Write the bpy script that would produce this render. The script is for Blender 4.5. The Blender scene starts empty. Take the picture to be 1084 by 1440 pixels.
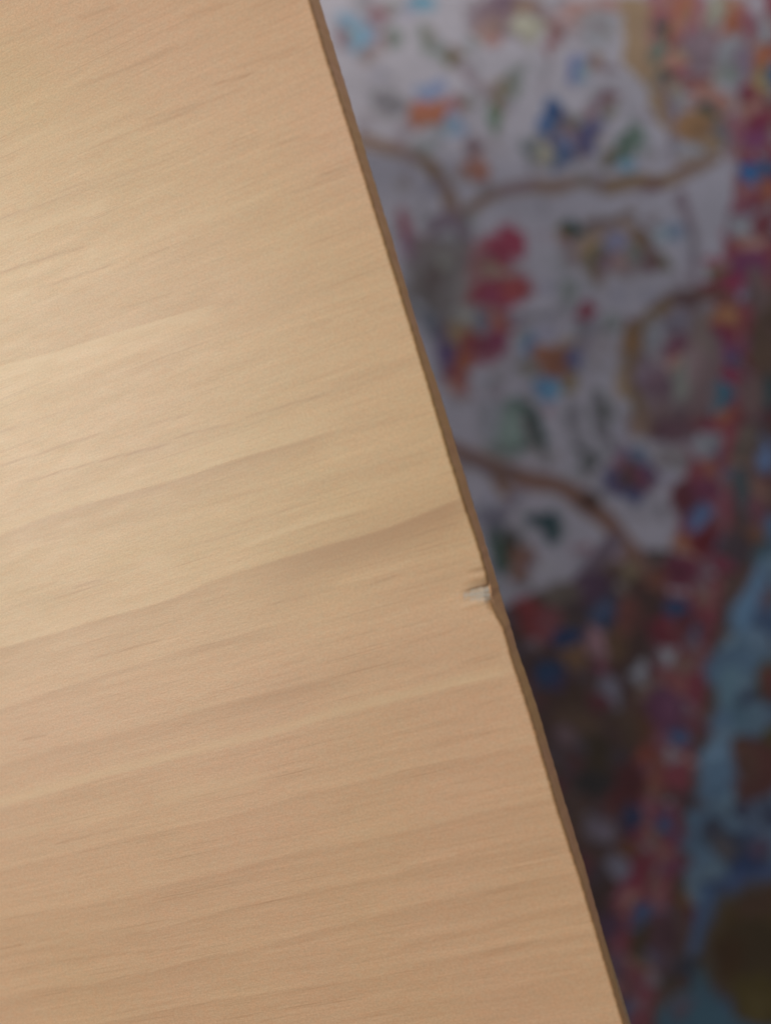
import bpy, math, random
import numpy as np
from mathutils import Vector, Matrix

# ------------------------------------------------------------------ camera
W0, H0 = 1084.0, 1440.0          # size of the photograph the measurements were taken in
F_PX = 1544.0                    # focal length in those pixels
TOP = 0.700                      # height of the table surface (m)
THICK = 0.0118                   # board thickness
CAM_H = 0.35                     # phone above the table
TILT, ROLL = math.radians(17.0), math.radians(17.05)
CAM = np.array([CAM_H * 0.2295, 0.0, TOP + CAM_H])
Fw = np.array([-math.sin(TILT), 0.0, -math.cos(TILT)])
R0 = np.array([math.cos(TILT), 0.0, -math.sin(TILT)])
U0 = np.array([0.0, 1.0, 0.0])
Rt = math.cos(ROLL) * R0 - math.sin(ROLL) * U0
Up = math.sin(ROLL) * R0 + math.cos(ROLL) * U0

sc = bpy.context.scene
cam_data = bpy.data.cameras.new("phone_camera")
cam = bpy.data.objects.new("phone_camera", cam_data)
sc.collection.objects.link(cam)
M = Matrix(((Rt[0], Up[0], -Fw[0], CAM[0]), (Rt[1], Up[1], -Fw[1], CAM[1]),
            (Rt[2], Up[2], -Fw[2], CAM[2]), (0, 0, 0, 1)))
cam.matrix_world = M
cam_data.sensor_fit = 'VERTICAL'
cam_data.sensor_height = 24.0
cam_data.lens = F_PX / H0 * 24.0
cam_data.clip_start, cam_data.clip_end = 0.01, 50.0
cam_data.dof.use_dof = True
cam_data.dof.focus_distance = 0.395
cam_data.dof.aperture_fstop = cam_data.lens / 11.5
sc.camera = cam


def unproj(px, py, z):
    """photograph pixel -> point of the horizontal plane at height z"""
    u, v = (np.asarray(px, float) - W0 / 2) / F_PX, (H0 / 2 - np.asarray(py, float)) / F_PX
    d = Fw + u[..., None] * Rt + v[..., None] * Up
    k = (z - CAM[2]) / d[..., 2]
    return CAM + d * k[..., None]


def proj(P):
    q = np.asarray(P, float) - CAM
    dz = q @ Fw
    return W0 / 2 + F_PX * (q @ Rt) / dz, H0 / 2 - F_PX * (q @ Up) / dz


# ------------------------------------------------------------------ light
sc.view_settings.view_transform = 'Standard'
sc.view_settings.look = 'None'
sc.view_settings.gamma = 1.0
sc.view_settings.exposure = 0.0
sc.cycles.use_denoising = True
world = bpy.data.worlds.new("World")
sc.world = world
world.use_nodes = True
bg = world.node_tree.nodes["Background"]
bg.inputs[0].default_value = (0.90, 0.90, 1.0, 1)
bg.inputs[1].default_value = 0.205


def area(name, loc, target, size, size_y, power, color):
    l = bpy.data.lights.new(name, 'AREA')
    l.shape = 'RECTANGLE'
    l.size, l.size_y, l.energy, l.color = size, size_y, power, color
    o = bpy.data.objects.new(name, l)
    sc.collection.objects.link(o)
    o.location = loc
    o.rotation_euler = (Vector(target) - Vector(loc)).to_track_quat('-Z', 'Y').to_euler()
    return o


# window behind the table: mirrored by the varnish on the left of the board
P = unproj(20, 600, TOP)
d = P - CAM
d = d / np.linalg.norm(d)
d[2] = -d[2]
area("window_light", P + d * 2.8, P, 1.3, 1.1, 76, (1.0, 0.93, 0.83))
# second area lamp, added to brighten the carpet past the table
area("far_carpet_light", (0.80, 1.30, 0.95), (0.02, 0.40, 0.0), 0.7, 0.7, 8.5, (0.88, 0.93, 1.0))

# ------------------------------------------------------------------ helpers


def node_mat(name):
    m = bpy.data.materials.new(name)
    m.use_nodes = True
    nt = m.node_tree
    b = nt.nodes["Principled BSDF"]
    return m, nt, b


def N(nt, kind, **kw):
    n = nt.nodes.new(kind)
    for k, v in kw.items():
        setattr(n, k, v)
    return n


def lk(nt, a, b):
    nt.links.new(a, b)


def mathn(nt, op, a, b=None, c=None):
    n = N(nt, 'ShaderNodeMath', operation=op)
    for i, v in enumerate((a, b, c)):
        if v is None:
            continue
        if isinstance(v, (int, float)):
            n.inputs[i].default_value = v
        else:
            lk(nt, v, n.inputs[i])
    return n.outputs[0]


def mixc(nt, fac, a, b, blend='MIX'):
    n = N(nt, 'ShaderNodeMix', data_type='RGBA', blend_type=blend)
    for sock, v in ((n.inputs[0], fac), (n.inputs[6], a), (n.inputs[7], b)):
        if isinstance(v, (int, float)):
            sock.default_value = v
        elif isinstance(v, tuple):
            sock.default_value = v if len(v) == 4 else v + (1,)
        else:
            lk(nt, v, sock)
    return n.outputs[2]


def noise(nt, vec, scale, detail=3.0, rough=0.5, dist=0.0):
    n = N(nt, 'ShaderNodeTexNoise')
    n.inputs['Scale'].default_value = scale
    n.inputs['Detail'].default_value = detail
    n.inputs['Roughness'].default_value = rough
    n.inputs['Distortion'].default_value = dist
    lk(nt, vec, n.inputs['Vector'])
    return n.outputs['Fac']


def mapped(nt, scale, loc=(0, 0, 0), rot=(0, 0, 0)):
    tc = N(nt, 'ShaderNodeTexCoord')
    mp = N(nt, 'ShaderNodeMapping')
    mp.inputs['Scale'].default_value = scale
    mp.inputs['Location'].default_value = loc
    mp.inputs['Rotation'].default_value = rot
    lk(nt, tc.outputs['Object'], mp.inputs['Vector'])
    return mp.outputs['Vector']


def ramp(nt, fac, stops):
    r = N(nt, 'ShaderNodeMapRange')
    r.inputs[1].default_value, r.inputs[2].default_value = stops[0], stops[1]
    r.inputs[3].default_value, r.inputs[4].default_value = stops[2], stops[3]
    lk(nt, fac, r.inputs[0])
    return r.outputs[0]


def grid_mesh(name, V, nu, nv, close_u=False, smooth=True):
    """V: (nu*nv,3), u fastest"""
    idx = np.arange(nu * nv).reshape(nv, nu)
    if close_u:
        idx = np.concatenate([idx, idx[:, :1]], axis=1)
    q = np.stack([idx[:-1, :-1], idx[:-1, 1:], idx[1:, 1:], idx[1:, :-1]], -1).reshape(-1, 4)
    me = bpy.data.meshes.new(name)
    me.vertices.add(len(V))
    me.vertices.foreach_set('co', np.ascontiguousarray(V, np.float32).ravel())
    me.loops.add(q.size)
    me.loops.foreach_set('vertex_index', q.ravel().astype(np.int32))
    me.polygons.add(len(q))
    me.polygons.foreach_set('loop_start', (np.arange(len(q)) * 4).astype(np.int32))
    me.update(calc_edges=True)
    me.polygons.foreach_set('use_smooth', np.full(len(q), smooth))
    me.validate()
    return me


def set_col(me, name, rgb):
    a = me.color_attributes.new(name, 'FLOAT_COLOR', 'POINT')
    c = np.ones((len(rgb), 4), np.float32)
    c[:, :3] = rgb
    a.data.foreach_set('color', c.ravel())


def link(name, me, mat, parent=None):
    o = bpy.data.objects.new(name, me)
    sc.collection.objects.link(o)
    if mat:
        me.materials.append(mat)
    if parent:
        o.parent = parent
    return o


def sstep(a, b, x):
    t = np.clip((x - a) / (b - a), 0, 1)
    return t * t * (3 - 2 * t)


def vnoise(shape, cells, seed):
    """smooth 2-D value noise, shape (ny,nx)"""
    r = np.random.RandomState(seed)
    g = r.rand(cells[0] + 2, cells[1] + 2)
    y = np.linspace(0, cells[0], shape[0]); x = np.linspace(0, cells[1], shape[1])
    yi, xi = np.minimum(y.astype(int), cells[0]), np.minimum(x.astype(int), cells[1])
    fy, fx = (y - yi)[:, None], (x - xi)[None]
    fy, fx = fy * fy * (3 - 2 * fy), fx * fx * (3 - 2 * fx)
    a, b = g[yi][:, xi], g[yi][:, xi + 1]
    c, d_ = g[yi + 1][:, xi], g[yi + 1][:, xi + 1]
    return (a * (1 - fx) + b * fx) * (1 - fy) + (c * (1 - fx) + d_ * fx) * fy


# ------------------------------------------------------------------ floor
fm, nt, b = node_mat("dark_floor_boards")
n1 = noise(nt, mapped(nt, (2, 30, 1)), 3, 5, 0.6)
lk(nt, mixc(nt, n1, (0.10, 0.065, 0.04), (0.17, 0.11, 0.07)), b.inputs['Base Color'])
b.inputs['Roughness'].default_value = 0.5
fx = np.array([[-2, -2, 0], [2, -2, 0], [-2, 2, 0], [2, 2, 0]], float)
floor = link("floor", grid_mesh("floor", fx, 2, 2), fm)
floor["kind"] = "structure"

# ------------------------------------------------------------------ carpet pattern
# woven design, drawn as knots of dyed wool; coordinates follow the photograph and are laid out on the floor plane
IV = (0.53, 0.505, 0.56); RED = (0.34, 0.08, 0.10); CRIM = (0.33, 0.05, 0.10); ROSE = (0.42, 0.16, 0.20)
ORA = (0.50, 0.17, 0.085); SAL = (0.55, 0.27, 0.21); NAVY = (0.035, 0.07, 0.17); BLUE = (0.06, 0.17, 0.40)
LBL = (0.22, 0.42, 0.60); SLATE = (0.16, 0.22, 0.32); GRN = (0.16, 0.26, 0.19); DGR = (0.05, 0.11, 0.09)
TEAL = (0.05, 0.11, 0.12); BRN = (0.33, 0.215, 0.155); DBR = (0.115, 0.068, 0.058); TAN = (0.44, 0.30, 0.18)
PUR = (0.19, 0.095, 0.18); MAU = (0.30, 0.215, 0.25); GLD = (0.42, 0.32, 0.14); OLI = (0.22, 0.19, 0.10)
GRY = (0.24, 0.23, 0.25); LGY = (0.42, 0.43, 0.47); MAR = (0.20, 0.055, 0.065); LAV = (0.33, 0.33, 0.48)
MAG = (0.32, 0.09, 0.22); PALE = (0.45, 0.43, 0.33); GGY = (0.27, 0.31, 0.28)
X0, Y0, X1, Y1 = 330, -140, 1230, 1580
cv = np.empty((Y1 - Y0, X1 - X0, 3), np.float32)
yy, xx = np.mgrid[Y0:Y1, X0:X1].astype(np.float32)


def bline(y):                     # boundary field / red stripe in the photograph
    return 1036.0 - 0.166 * (y - 230.0)


EDGE = lambda y: 439 + 0.30625 * y
wob = (vnoise(yy.shape, (46, 24), 1) - 0.5) * 2
wob2 = (vnoise(yy.shape, (46, 24), 2) - 0.5) * 2
wob3 = (vnoise(yy.shape, (150, 78), 21) - 0.5) * 2
wob4 = (vnoise(yy.shape, (150, 78), 22) - 0.5) * 2
XX, YY = xx + wob * 9 + wob3 * 7, yy + wob2 * 9 + wob4 * 7       # hand-woven outlines are never true ellipses
erng = random.Random(77)


def put(mask, box, col):
    s = cv[box]
    m = mask[..., None]
    col = np.array(col, np.float32)
    col = col * 0.92 + 0.08 * (col.mean() * np.array((1.06, .94, 1.0), np.float32))     # aged vegetable dyes
    s[:] = s * (1 - m) + col * m


def E(cx, cy, rx, ry, col, rot=0, a=1.0):
    rx, ry = rx * 1.10, ry * 1.10
    r = max(rx, ry) + 20
    box = (slice(max(0, int(cy - r - Y0)), max(0, int(cy + r - Y0))), slice(max(0, int(cx - r - X0)), max(0, int(cx + r - X0))))
    dx, dy = XX[box] - cx, YY[box] - cy
    if dx.size == 0:
        return
    c, s = math.cos(math.radians(rot)), math.sin(math.radians(rot))
    q = np.hypot((dx * c + dy * s) / rx, (-dx * s + dy * c) / ry)
    k = 5.0 / min(rx, ry)
    put(sstep(1.0 + k, 1.0, q) * a * 0.35, box, tuple(0.55 * c_ + 0.02 for c_ in col))     # outline knots
    put(sstep(1.22, 0.80, q) * a, box, col)
    ox, oy = erng.uniform(-.4, .4), erng.uniform(-.4, .4)                                   # second dye inside the motif
    q2_ = np.hypot((dx * c + dy * s) / rx - ox, (-dx * s + dy * c) / ry - oy)
    f_ = erng.choice((0.62, 0.75, 1.25, 1.4))
    put(sstep(.62, .42, q2_) * a * 0.75, box, tuple(min(.6, c_ * f_ + .01) for c_ in col))


def L(pts, w, col, a=1.0):
    pts = np.array(pts, float)
    lo, hi = pts.min(0) - w - 14, pts.max(0) + w + 14
    box = (slice(max(0, int(lo[1] - Y0)), max(0, int(hi[1] - Y0))), slice(max(0, int(lo[0] - X0)), max(0, int(hi[0] - X0))))
    x, y = (xx + wob * 7)[box], (yy + wob2 * 7)[box]
    if x.size == 0:
        return
    dm = np.full(x.shape, 1e9)
    for p, q in zip(pts[:-1], pts[1:]):
        v = q - p
        t = np.clip(((x - p[0]) * v[0] + (y - p[1]) * v[1]) / max(1e-6, v @ v), 0, 1)
        dm = np.minimum(dm, np.hypot(x - p[0] - t * v[0], y - p[1] - t * v[1]))
    put(sstep(w / 2 + 4, w / 2 - 4, dm) * a, box, col)


def POLY(pts, col, a=1.0):
    pts = np.array(pts, float)
    lo, hi = pts.min(0) - 12, pts.max(0) + 12
    box = (slice(max(0, int(lo[1] - Y0)), max(0, int(hi[1] - Y0))), slice(max(0, int(lo[0] - X0)), max(0, int(hi[0] - X0))))
    x, y = XX[box], YY[box]
    ins = np.zeros(x.shape, bool)
    for p, q in zip(pts, np.roll(pts, -1, 0)):
        if abs(p[1] - q[1]) < 1e-9:
            continue
        c = ((p[1] > y) != (q[1] > y)) & (x < (q[0] - p[0]) * (y - p[1]) / (q[1] - p[1]) + p[0])
        ins ^= c
    put(ins.astype(np.float32) * a, box, col)


cv[:] = IV
sd = xx - bline(yy)
rnd = random.Random(5)
# motifs of the part of the field that lies under the table
PAL = [RED, ORA, BLUE, LBL, GRN, BRN, TAN, MAU, MAR, GGY, LAV, ROSE]
for k in range(110):
    y = rnd.uniform(Y0, Y1); x = rnd.uniform(X0, EDGE(y) - 45)
    E(x, y, rnd.uniform(8, 26), rnd.uniform(8, 22), rnd.choice(PAL), rnd.uniform(0, 180))
for k in range(7):
    y = Y0 + k * 240
    L([(X0 + 30 * j, y + 40 * math.sin(j * .5 + k)) for j in range(int((EDGE(y) - 60 - X0) / 30) + 1)] or [(0, 0), (1, 1)], 18, BRN) if EDGE(y) - 60 - X0 > 70 else None
# brown corner of the field
POLY([(560, 900), (700, 858), (745, 838), (800, 812), (850, 790), (900, 775), (980, 770), (980, 1580), (560, 1580)], DBR)
# --- upper left
E(497, 46, 21, 25, LBL); E(484, 54, 12, 16, MAU); E(532, 24, 14, 12, MAU); E(590, 8, 17, 12, (0.17, 0.45, 0.62))
E(556, 56, 15, 12, GGY); E(512, 78, 13, 10, (0.42, 0.33, 0.33)); E(530, 60, 9, 12, ROSE, 0, .5); E(540, 10, 12, 8, GGY)
E(608, 62, 26, 13, GGY, 35); E(632, 82, 11, 14, OLI); L([(640, 96), (668, 118), (700, 134)], 12, MAU, .8)
E(545, 140, 24, 16, GRY, 0, .8); L([(545, 142), (600, 152)], 16, GRY, .8); L([(575, 165), (560, 195), (545, 210)], 20, MAU, .6)
E(606, 126, 15, 12, (0.25, 0.33, 0.55)); E(640, 148, 20, 10, ROSE, 0, .7); E(600, 160, 23, 15, ORA); E(657, 146, 13, 10, OLI, 0, .8)
E(634, 180, 15, 15, (0.26, 0.40, 0.62)); E(610, 195, 14, 12, LGY)
L([(508, 200), (540, 208), (575, 217), (605, 238), (625, 268), (642, 312), (650, 340)], 21, BRN)
L([(575, 217), (600, 232), (612, 248)], 12, (0.30, 0.19, 0.10))
E(665, 206, 13, 12, MAU); E(667, 236, 18, 15, SAL); E(675, 248, 8, 7, ORA)
L([(648, 300), (676, 276), (710, 264), (770, 257), (850, 259), (915, 254), (960, 245), (1004, 232)], 19, BRN)
L([(700, 266), (740, 258)], 10, MAU); L([(840, 258), (940, 250)], 9, (0.33, 0.22, 0.10)); E(925, 255, 9, 8, MAR, 0, .6)
# --- upper middle bloom
E(715, 22, 48, 30, MAU); E(690, 40, 18, 14, (0.33, 0.22, 0.20)); E(690, 55, 12, 6, SAL); E(738, 38, 20, 14, PALE); E(772, 52, 13, 18, (0.36, 0.18, 0.18))
E(735, 12, 26, 8, BRN); E(790, 30, 20, 12, (0.42, 0.3, 0.3)); E(705, 5, 14, 10, PUR, 0, .6); E(830, 10, 36, 12, SAL, 0, .7); E(835, 40, 18, 22, LGY)
E(712, 118, 8, 20, GGY, 10); E(705, 148, 10, 34, (0.28, 0.22, 0.13), 12); E(698, 165, 7, 16, GRN); E(726, 112, 10, 26, GGY, 15)
E(812, 95, 11, 16, (0.20, 0.23, 0.50)); E(836, 84, 10, 11, BRN); E(822, 98, 7, 8, LBL); E(852, 96, 12, 7, MAU)
# --- blue flower
E(802, 192, 34, 32, (0.23, 0.16, 0.20)); E(770, 168, 14, 30, BLUE, 25); E(776, 160, 8, 14, NAVY, 20); E(826, 192, 17, 25, (0.13, 0.13, 0.27))
E(780, 216, 20, 14, (0.10, 0.17, 0.34)); E(745, 207, 13, 9, DGR, -30); E(838, 147, 24, 9, (0.27, 0.15, 0.17), -22); E(800, 182, 11, 12, (0.28, 0.16, 0.14))
E(808, 165, 9, 8, GGY); E(797, 198, 7, 7, LAV); E(850, 160, 10, 8, OLI, 0, .6); E(760, 222, 14, 8, PALE)
E(888, 203, 15, 27, GRN, 35); E(864, 226, 12, 9, OLI, -30); E(884, 236, 8, 10, LBL)
# --- tan arch at the stripe
POLY([(868, 0), (968, 0), (965, 60), (945, 90), (962, 150), (990, 205), (1015, 228), (950, 236), (928, 170), (900, 120), (880, 86), (866, 40)], TAN)
L([(930, 100), (940, 150), (945, 225)], 12, MAU, .8); E(968, 215, 18, 12, LGY); L([(948, 60), (965, 80)], 10, GRN)
E(918, 30, 10, 40, (0.40, 0.15, 0.15)); E(945, 45, 15, 32, ORA); E(948, 55, 9, 14, RED); E(925, 40, 8, 12, DGR); E(926, 68, 9, 10, GRN); E(950, 80, 12, 9, SAL)
E(941, 102, 7, 9, DGR); E(962, 100, 16, 11, RED); E(978, 100, 12, 10, ROSE)
# --- filler flowers and tendrils strewn over the ivory ground
for k in range(260):
    y = rnd.uniform(-100, 830); x = rnd.uniform(EDGE(y), bline(y) - 12)
    E(x, y, rnd.uniform(4, 13), rnd.uniform(4, 10), rnd.choice([MAU, GGY, LGY, LAV, GRY, ROSE, (0.42, 0.36, 0.36), (0.36, 0.34, 0.40), (0.42, 0.34, 0.28)]), rnd.uniform(0, 180), rnd.uniform(.25, .55))
for k in range(60):
    y = rnd.uniform(-100, 780); x = rnd.uniform(EDGE(y), bline(y) - 30); a_ = rnd.uniform(0, 6.28); pts_ = []
    for j in range(5):
        pts_.append((x, y)); a_ += rnd.uniform(-.8, .8); x += 14 * math.cos(a_); y += 14 * math.sin(a_)
    L(pts_, rnd.uniform(4, 7), rnd.choice([MAU, GGY, BRN, GRY]), rnd.uniform(.35, .6))
# --- red stripe
m = sstep(-4, 4, sd) * sstep(84, 76, sd) * (yy > -200)
put(m, (slice(0, cv.shape[0]), slice(0, cv.shape[1])), RED)
m2 = sstep(74, 80, sd)
put(m2, (slice(0, cv.shape[0]), slice(0, cv.shape[1])), (0.17, 0.105, 0.085))
for k in range(230):
    y = rnd.uniform(Y0, Y1); q = rnd.uniform(0, 76); x = bline(y) + q
    if y > 250 or q > 20:
        E(x, y, rnd.uniform(5, 15), rnd.uniform(6, 17), rnd.choice([MAR, CRIM, ROSE, BRN, MAU, (0.24, 0.12, 0.13), (0.33, 0.12, 0.08), MAR, DBR, (0.28, 0.09, 0.16)]), rnd.uniform(0, 180), rnd.uniform(.5, .95))
for k in range(150):
    y = rnd.uniform(Y0, Y1); x = bline(y) + rnd.uniform(80, 146)
    E(x, y, rnd.uniform(5, 14), rnd.uniform(8, 22), rnd.choice([DBR, MAR, (0.2, 0.12, 0.1), (0.12, 0.1, 0.06), (0.16, 0.1, 0.12), BRN, (0.1, 0.07, 0.08)]), rnd.uniform(-30, 30), rnd.uniform(.4, .9))
for k in range(150):
    y = rnd.uniform(840, Y1); x = rnd.uniform(EDGE(y) - 20, bline(y))
    E(x, y, rnd.uniform(6, 16), rnd.uniform(6, 16), rnd.choice([MAR, (0.16, 0.1, 0.06), (0.19, 0.12, 0.1), (0.1, 0.06, 0.05), (0.13, 0.1, 0.12), (0.2, 0.08, 0.07), (0.09, 0.08, 0.1)]), rnd.uniform(0, 180), rnd.uniform(.3, .8))
for k in range(70):
    y = rnd.uniform(-120, 215); x = rnd.uniform(905 + .35 * max(0, y), 1180)
    E(x, y, rnd.uniform(6, 16), rnd.uniform(7, 20), rnd.choice([TAN, SAL, ROSE, ORA, PALE, MAU, LGY, BRN, (0.45, 0.3, 0.25)]), rnd.uniform(0, 180), rnd.uniform(.5, .9))
E(985, 62, 24, 28, MAU); E(1000, 12, 11, 18, PALE); E(975, 18, 9, 24, ROSE); E(1026, 22, 10, 26, ORA); E(1046, 38, 10, 36, ROSE); E(1075, 36, 13, 18, LGY); E(1042, 66, 8, 11, ORA)
E(1024, 75, 16, 22, LGY, 20, .8); E(1048, 100, 8, 34, (0.30, 0.22, 0.30)); E(1072, 84, 12, 24, ORA); E(1079, 116, 12, 14, GLD); E(1030, 105, 9, 12, GGY); E(985, 118, 22, 16, (0.33, 0.13, 0.14))
E(1010, 112, 8, 22, PALE, 0, .6); E(1058, 128, 12, 12, RED); E(1016, 142, 14, 14, SAL); E(990, 130, 14, 10, SAL); E(994, 154, 11, 10, DGR); E(976, 175, 26, 24, (0.47, 0.26, 0.12)); E(1010, 185, 11, 18, GRY); E(1024, 165, 8, 12, BRN)
E(1063, 150, 15, 12, SAL); E(1040, 180, 11, 22, ROSE); E(1071, 176, 14, 13, CRIM); E(1066, 198, 14, 14, MAG); E(1000, 205, 16, 10, TAN); E(950, 150, 10, 12, LAV, 0, .6)
E(1040, 215, 14, 14, (0.38, 0.2, 0.2)); E(1068, 225, 14, 12, CRIM); E(1059, 249, 13, 16, (0.04, 0.18, 0.42)); E(1075, 270, 9, 12, ORA); E(1040, 275, 9, 18, ROSE)
POLY([(1020, 228), (1026, 250), (1016, 330), (1002, 345), (985, 345), (972, 300), (965, 268)], IV)
for k in range(170):
    y = rnd.uniform(Y0, Y1); x = bline(y) + rnd.uniform(4, 74)
    E(x, y, rnd.uniform(3.5, 7), rnd.uniform(3.5, 8), rnd.choice([SAL, ROSE, (0.5, 0.25, 0.25), (0.45, 0.16, 0.2), LGY, (0.14, 0.2, 0.36), SAL]), 0, rnd.uniform(.5, .9))
for k in range(12):
    y = -60 + k * 131.0; E(bline(y) + 38 + rnd.uniform(-8, 8), y + 40, 11, 12, (0.07, 0.16, 0.32))
E(1039, 309, 15, 16, LGY); E(1069, 312, 8, 24, RED); E(1060, 346, 18, 10, SAL); E(1046, 376, 26, 22, (0.26, 0.06, 0.16)); E(1014, 378, 11, 12, OLI); E(1012, 365, 15, 8, ROSE)
E(1018, 402, 24, 12, CRIM); E(1041, 418, 10, 7, LAV); E(1018, 446, 20, 13, (0.50, 0.22, 0.10)); E(1046, 440, 10, 16, RED); E(1010, 472, 18, 14, CRIM); E(1016, 497, 14, 14, MAG); E(1000, 505, 9, 20, (0.32, 0.22, 0.2))
E(1018, 526, 14, 10, CRIM); E(1008, 548, 17, 14, (0.05, 0.25, 0.36)); E(1002, 562, 9, 10, (0.09, 0.28, 0.36)); E(1014, 584, 10, 12, ORA); E(986, 619, 17, 18, LGY); E(1019, 616, 11, 26, RED); E(1000, 655, 13, 14, (0.46, 0.17, 0.12))
E(975, 585, 16, 12, MAR); E(966, 694, 26, 20, MAR); E(992, 690, 14, 18, (0.26, 0.07, 0.13)); E(984, 727, 8, 14, (0.15, 0.25, 0.48)); E(974, 726, 7, 10, PUR); E(1003, 722, 9, 20, ROSE, 0, .8); E(958, 760, 18, 11, (0.45, 0.18, 0.09)); E(988, 764, 16, 20, (0.26, 0.04, 0.05))
E(955, 800, 22, 16, (0.25, 0.06, 0.1)); E(925, 812, 14, 12, (0.3, 0.12, 0.08)); E(949, 858, 12, 15, (0.04, 0.10, 0.21)); E(928, 885, 13, 22, (0.30, 0.06, 0.08)); E(958, 890, 12, 20, MAR); E(931, 917, 14, 13, LGY); E(978, 905, 12, 14, MAU, 0, .6); E(901, 946, 11, 11, LGY); E(948, 953, 18, 12, (0.45, 0.15, 0.14))
E(934, 995, 22, 26, (0.19, 0.07, 0.13)); E(904, 1020, 14, 18, (0.2, 0.09, 0.05)); E(905, 1058, 20, 13, (0.30, 0.08, 0.05)); E(930, 1040, 14, 10, (0.24, 0.1, 0.13)); E(880, 1100, 22, 30, (0.15, 0.045, 0.045)); E(888, 1152, 13, 18, (0.05, 0.06, 0.13)); E(868, 1220, 14, 16, (0.30, 0.29, 0.36)); E(895, 1232, 11, 18, (0.30, 0.05, 0.08)); E(890, 1258, 10, 9, SAL)
E(845, 1165, 18, 18, (0.24, 0.2, 0.24)); E(860, 1300, 18, 24, (0.15, 0.08, 0.13)); E(884, 1195, 12, 12, (0.22, 0.1, 0.05)); E(870, 1360, 12, 16, (0.2, 0.12, 0.16)); E(900, 1330, 10, 26, (0.11, 0.08, 0.04)); E(850, 1420, 24, 14, (0.2, 0.12, 0.15)); E(930, 1320, 18, 22, (0.16, 0.08, 0.09)); E(960, 1265, 9, 10, (0.3, 0.14, 0.05))
# --- dividing line of the field edge
L([(958, 270), (972, 320), (978, 400)], 13, MAU, .9); L([(972, 320), (974, 360)], 9, GRY, .8)
# --- flower right of the middle
E(858, 348, 58, 38, (0.33, 0.26, 0.26), 10); E(805, 320, 16, 11, DGR); E(787, 322, 9, 9, OLI); E(792, 332, 9, 6, SAL, 0, .6); E(832, 344, 15, 16, TAN); E(876, 322, 15, 14, (0.42, 0.31, 0.25)); E(860, 348, 13, 20, LAV); E(905, 345, 12, 30, (0.24, 0.16, 0.11), -25); E(914, 369, 13, 12, (0.22, 0.12, 0.13))
E(838, 368, 12, 18, OLI); E(852, 372, 11, 10, (0.22, 0.14, 0.18)); E(870, 368, 12, 10, (0.42, 0.28, 0.26)); E(886, 350, 9, 16, TAN, 0, .7); L([(822, 308), (850, 308), (890, 298)], 11, (0.26, 0.18, 0.14)); E(888, 360, 9, 10, GGY); E(934, 325, 14, 14, (0.32, 0.40, 0.45)); E(950, 325, 10, 16, (0.27, 0.35, 0.48)); E(838, 392, 12, 10, BRN, 0, .8); E(930, 370, 8, 10, OLI, 0, .7)
E(800, 410, 11, 20, GGY, 15); E(826, 438, 12, 14, CRIM); E(827, 436, 7, 8, RED); E(858, 452, 9, 9, GGY, 0, .7); E(822, 470, 14, 12, GRY, 0, .5); E(830, 400, 10, 8, LGY)
# --- brown ring
E(945, 505, 52, 84, (0.30, 0.24, 0.25), 10); E(975, 520, 26, 60, (0.29, 0.2, 0.2), 5)
L([(1010, 412), (975, 415), (945, 422), (918, 440), (896, 468), (886, 505), (886, 545), (896, 580), (920, 604), (955, 606)], 19, (0.27, 0.18, 0.10)); L([(945, 421), (970, 416), (1010, 412)], 12, MAR, .8); E(958, 424, 14, 12, (0.2, 0.12, 0.12)); E(886, 478, 10, 18, (0.30, 0.17, 0.08))
E(944, 490, 14, 14, (0.22, 0.07, 0.12)); E(918, 470, 10, 22, LGY, 15); E(946, 456, 16, 16, (0.3, 0.27, 0.33)); E(905, 525, 14, 20, (0.26, 0.19, 0.23)); E(930, 540, 20, 18, (0.26, 0.16, 0.2)); E(956, 535, 10, 28, (0.36, 0.37, 0.32)); E(945, 512, 7, 10, SAL, 0, .8); E(872, 540, 8, 16, TAN, 0, .7); E(940, 600, 26, 18, (0.17, 0.09, 0.11)); E(900, 600, 10, 16, BRN, -40, .8); E(925, 575, 16, 12, (0.3, 0.2, 0.2)); E(985, 470, 12, 26, (0.33, 0.25, 0.22))
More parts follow.
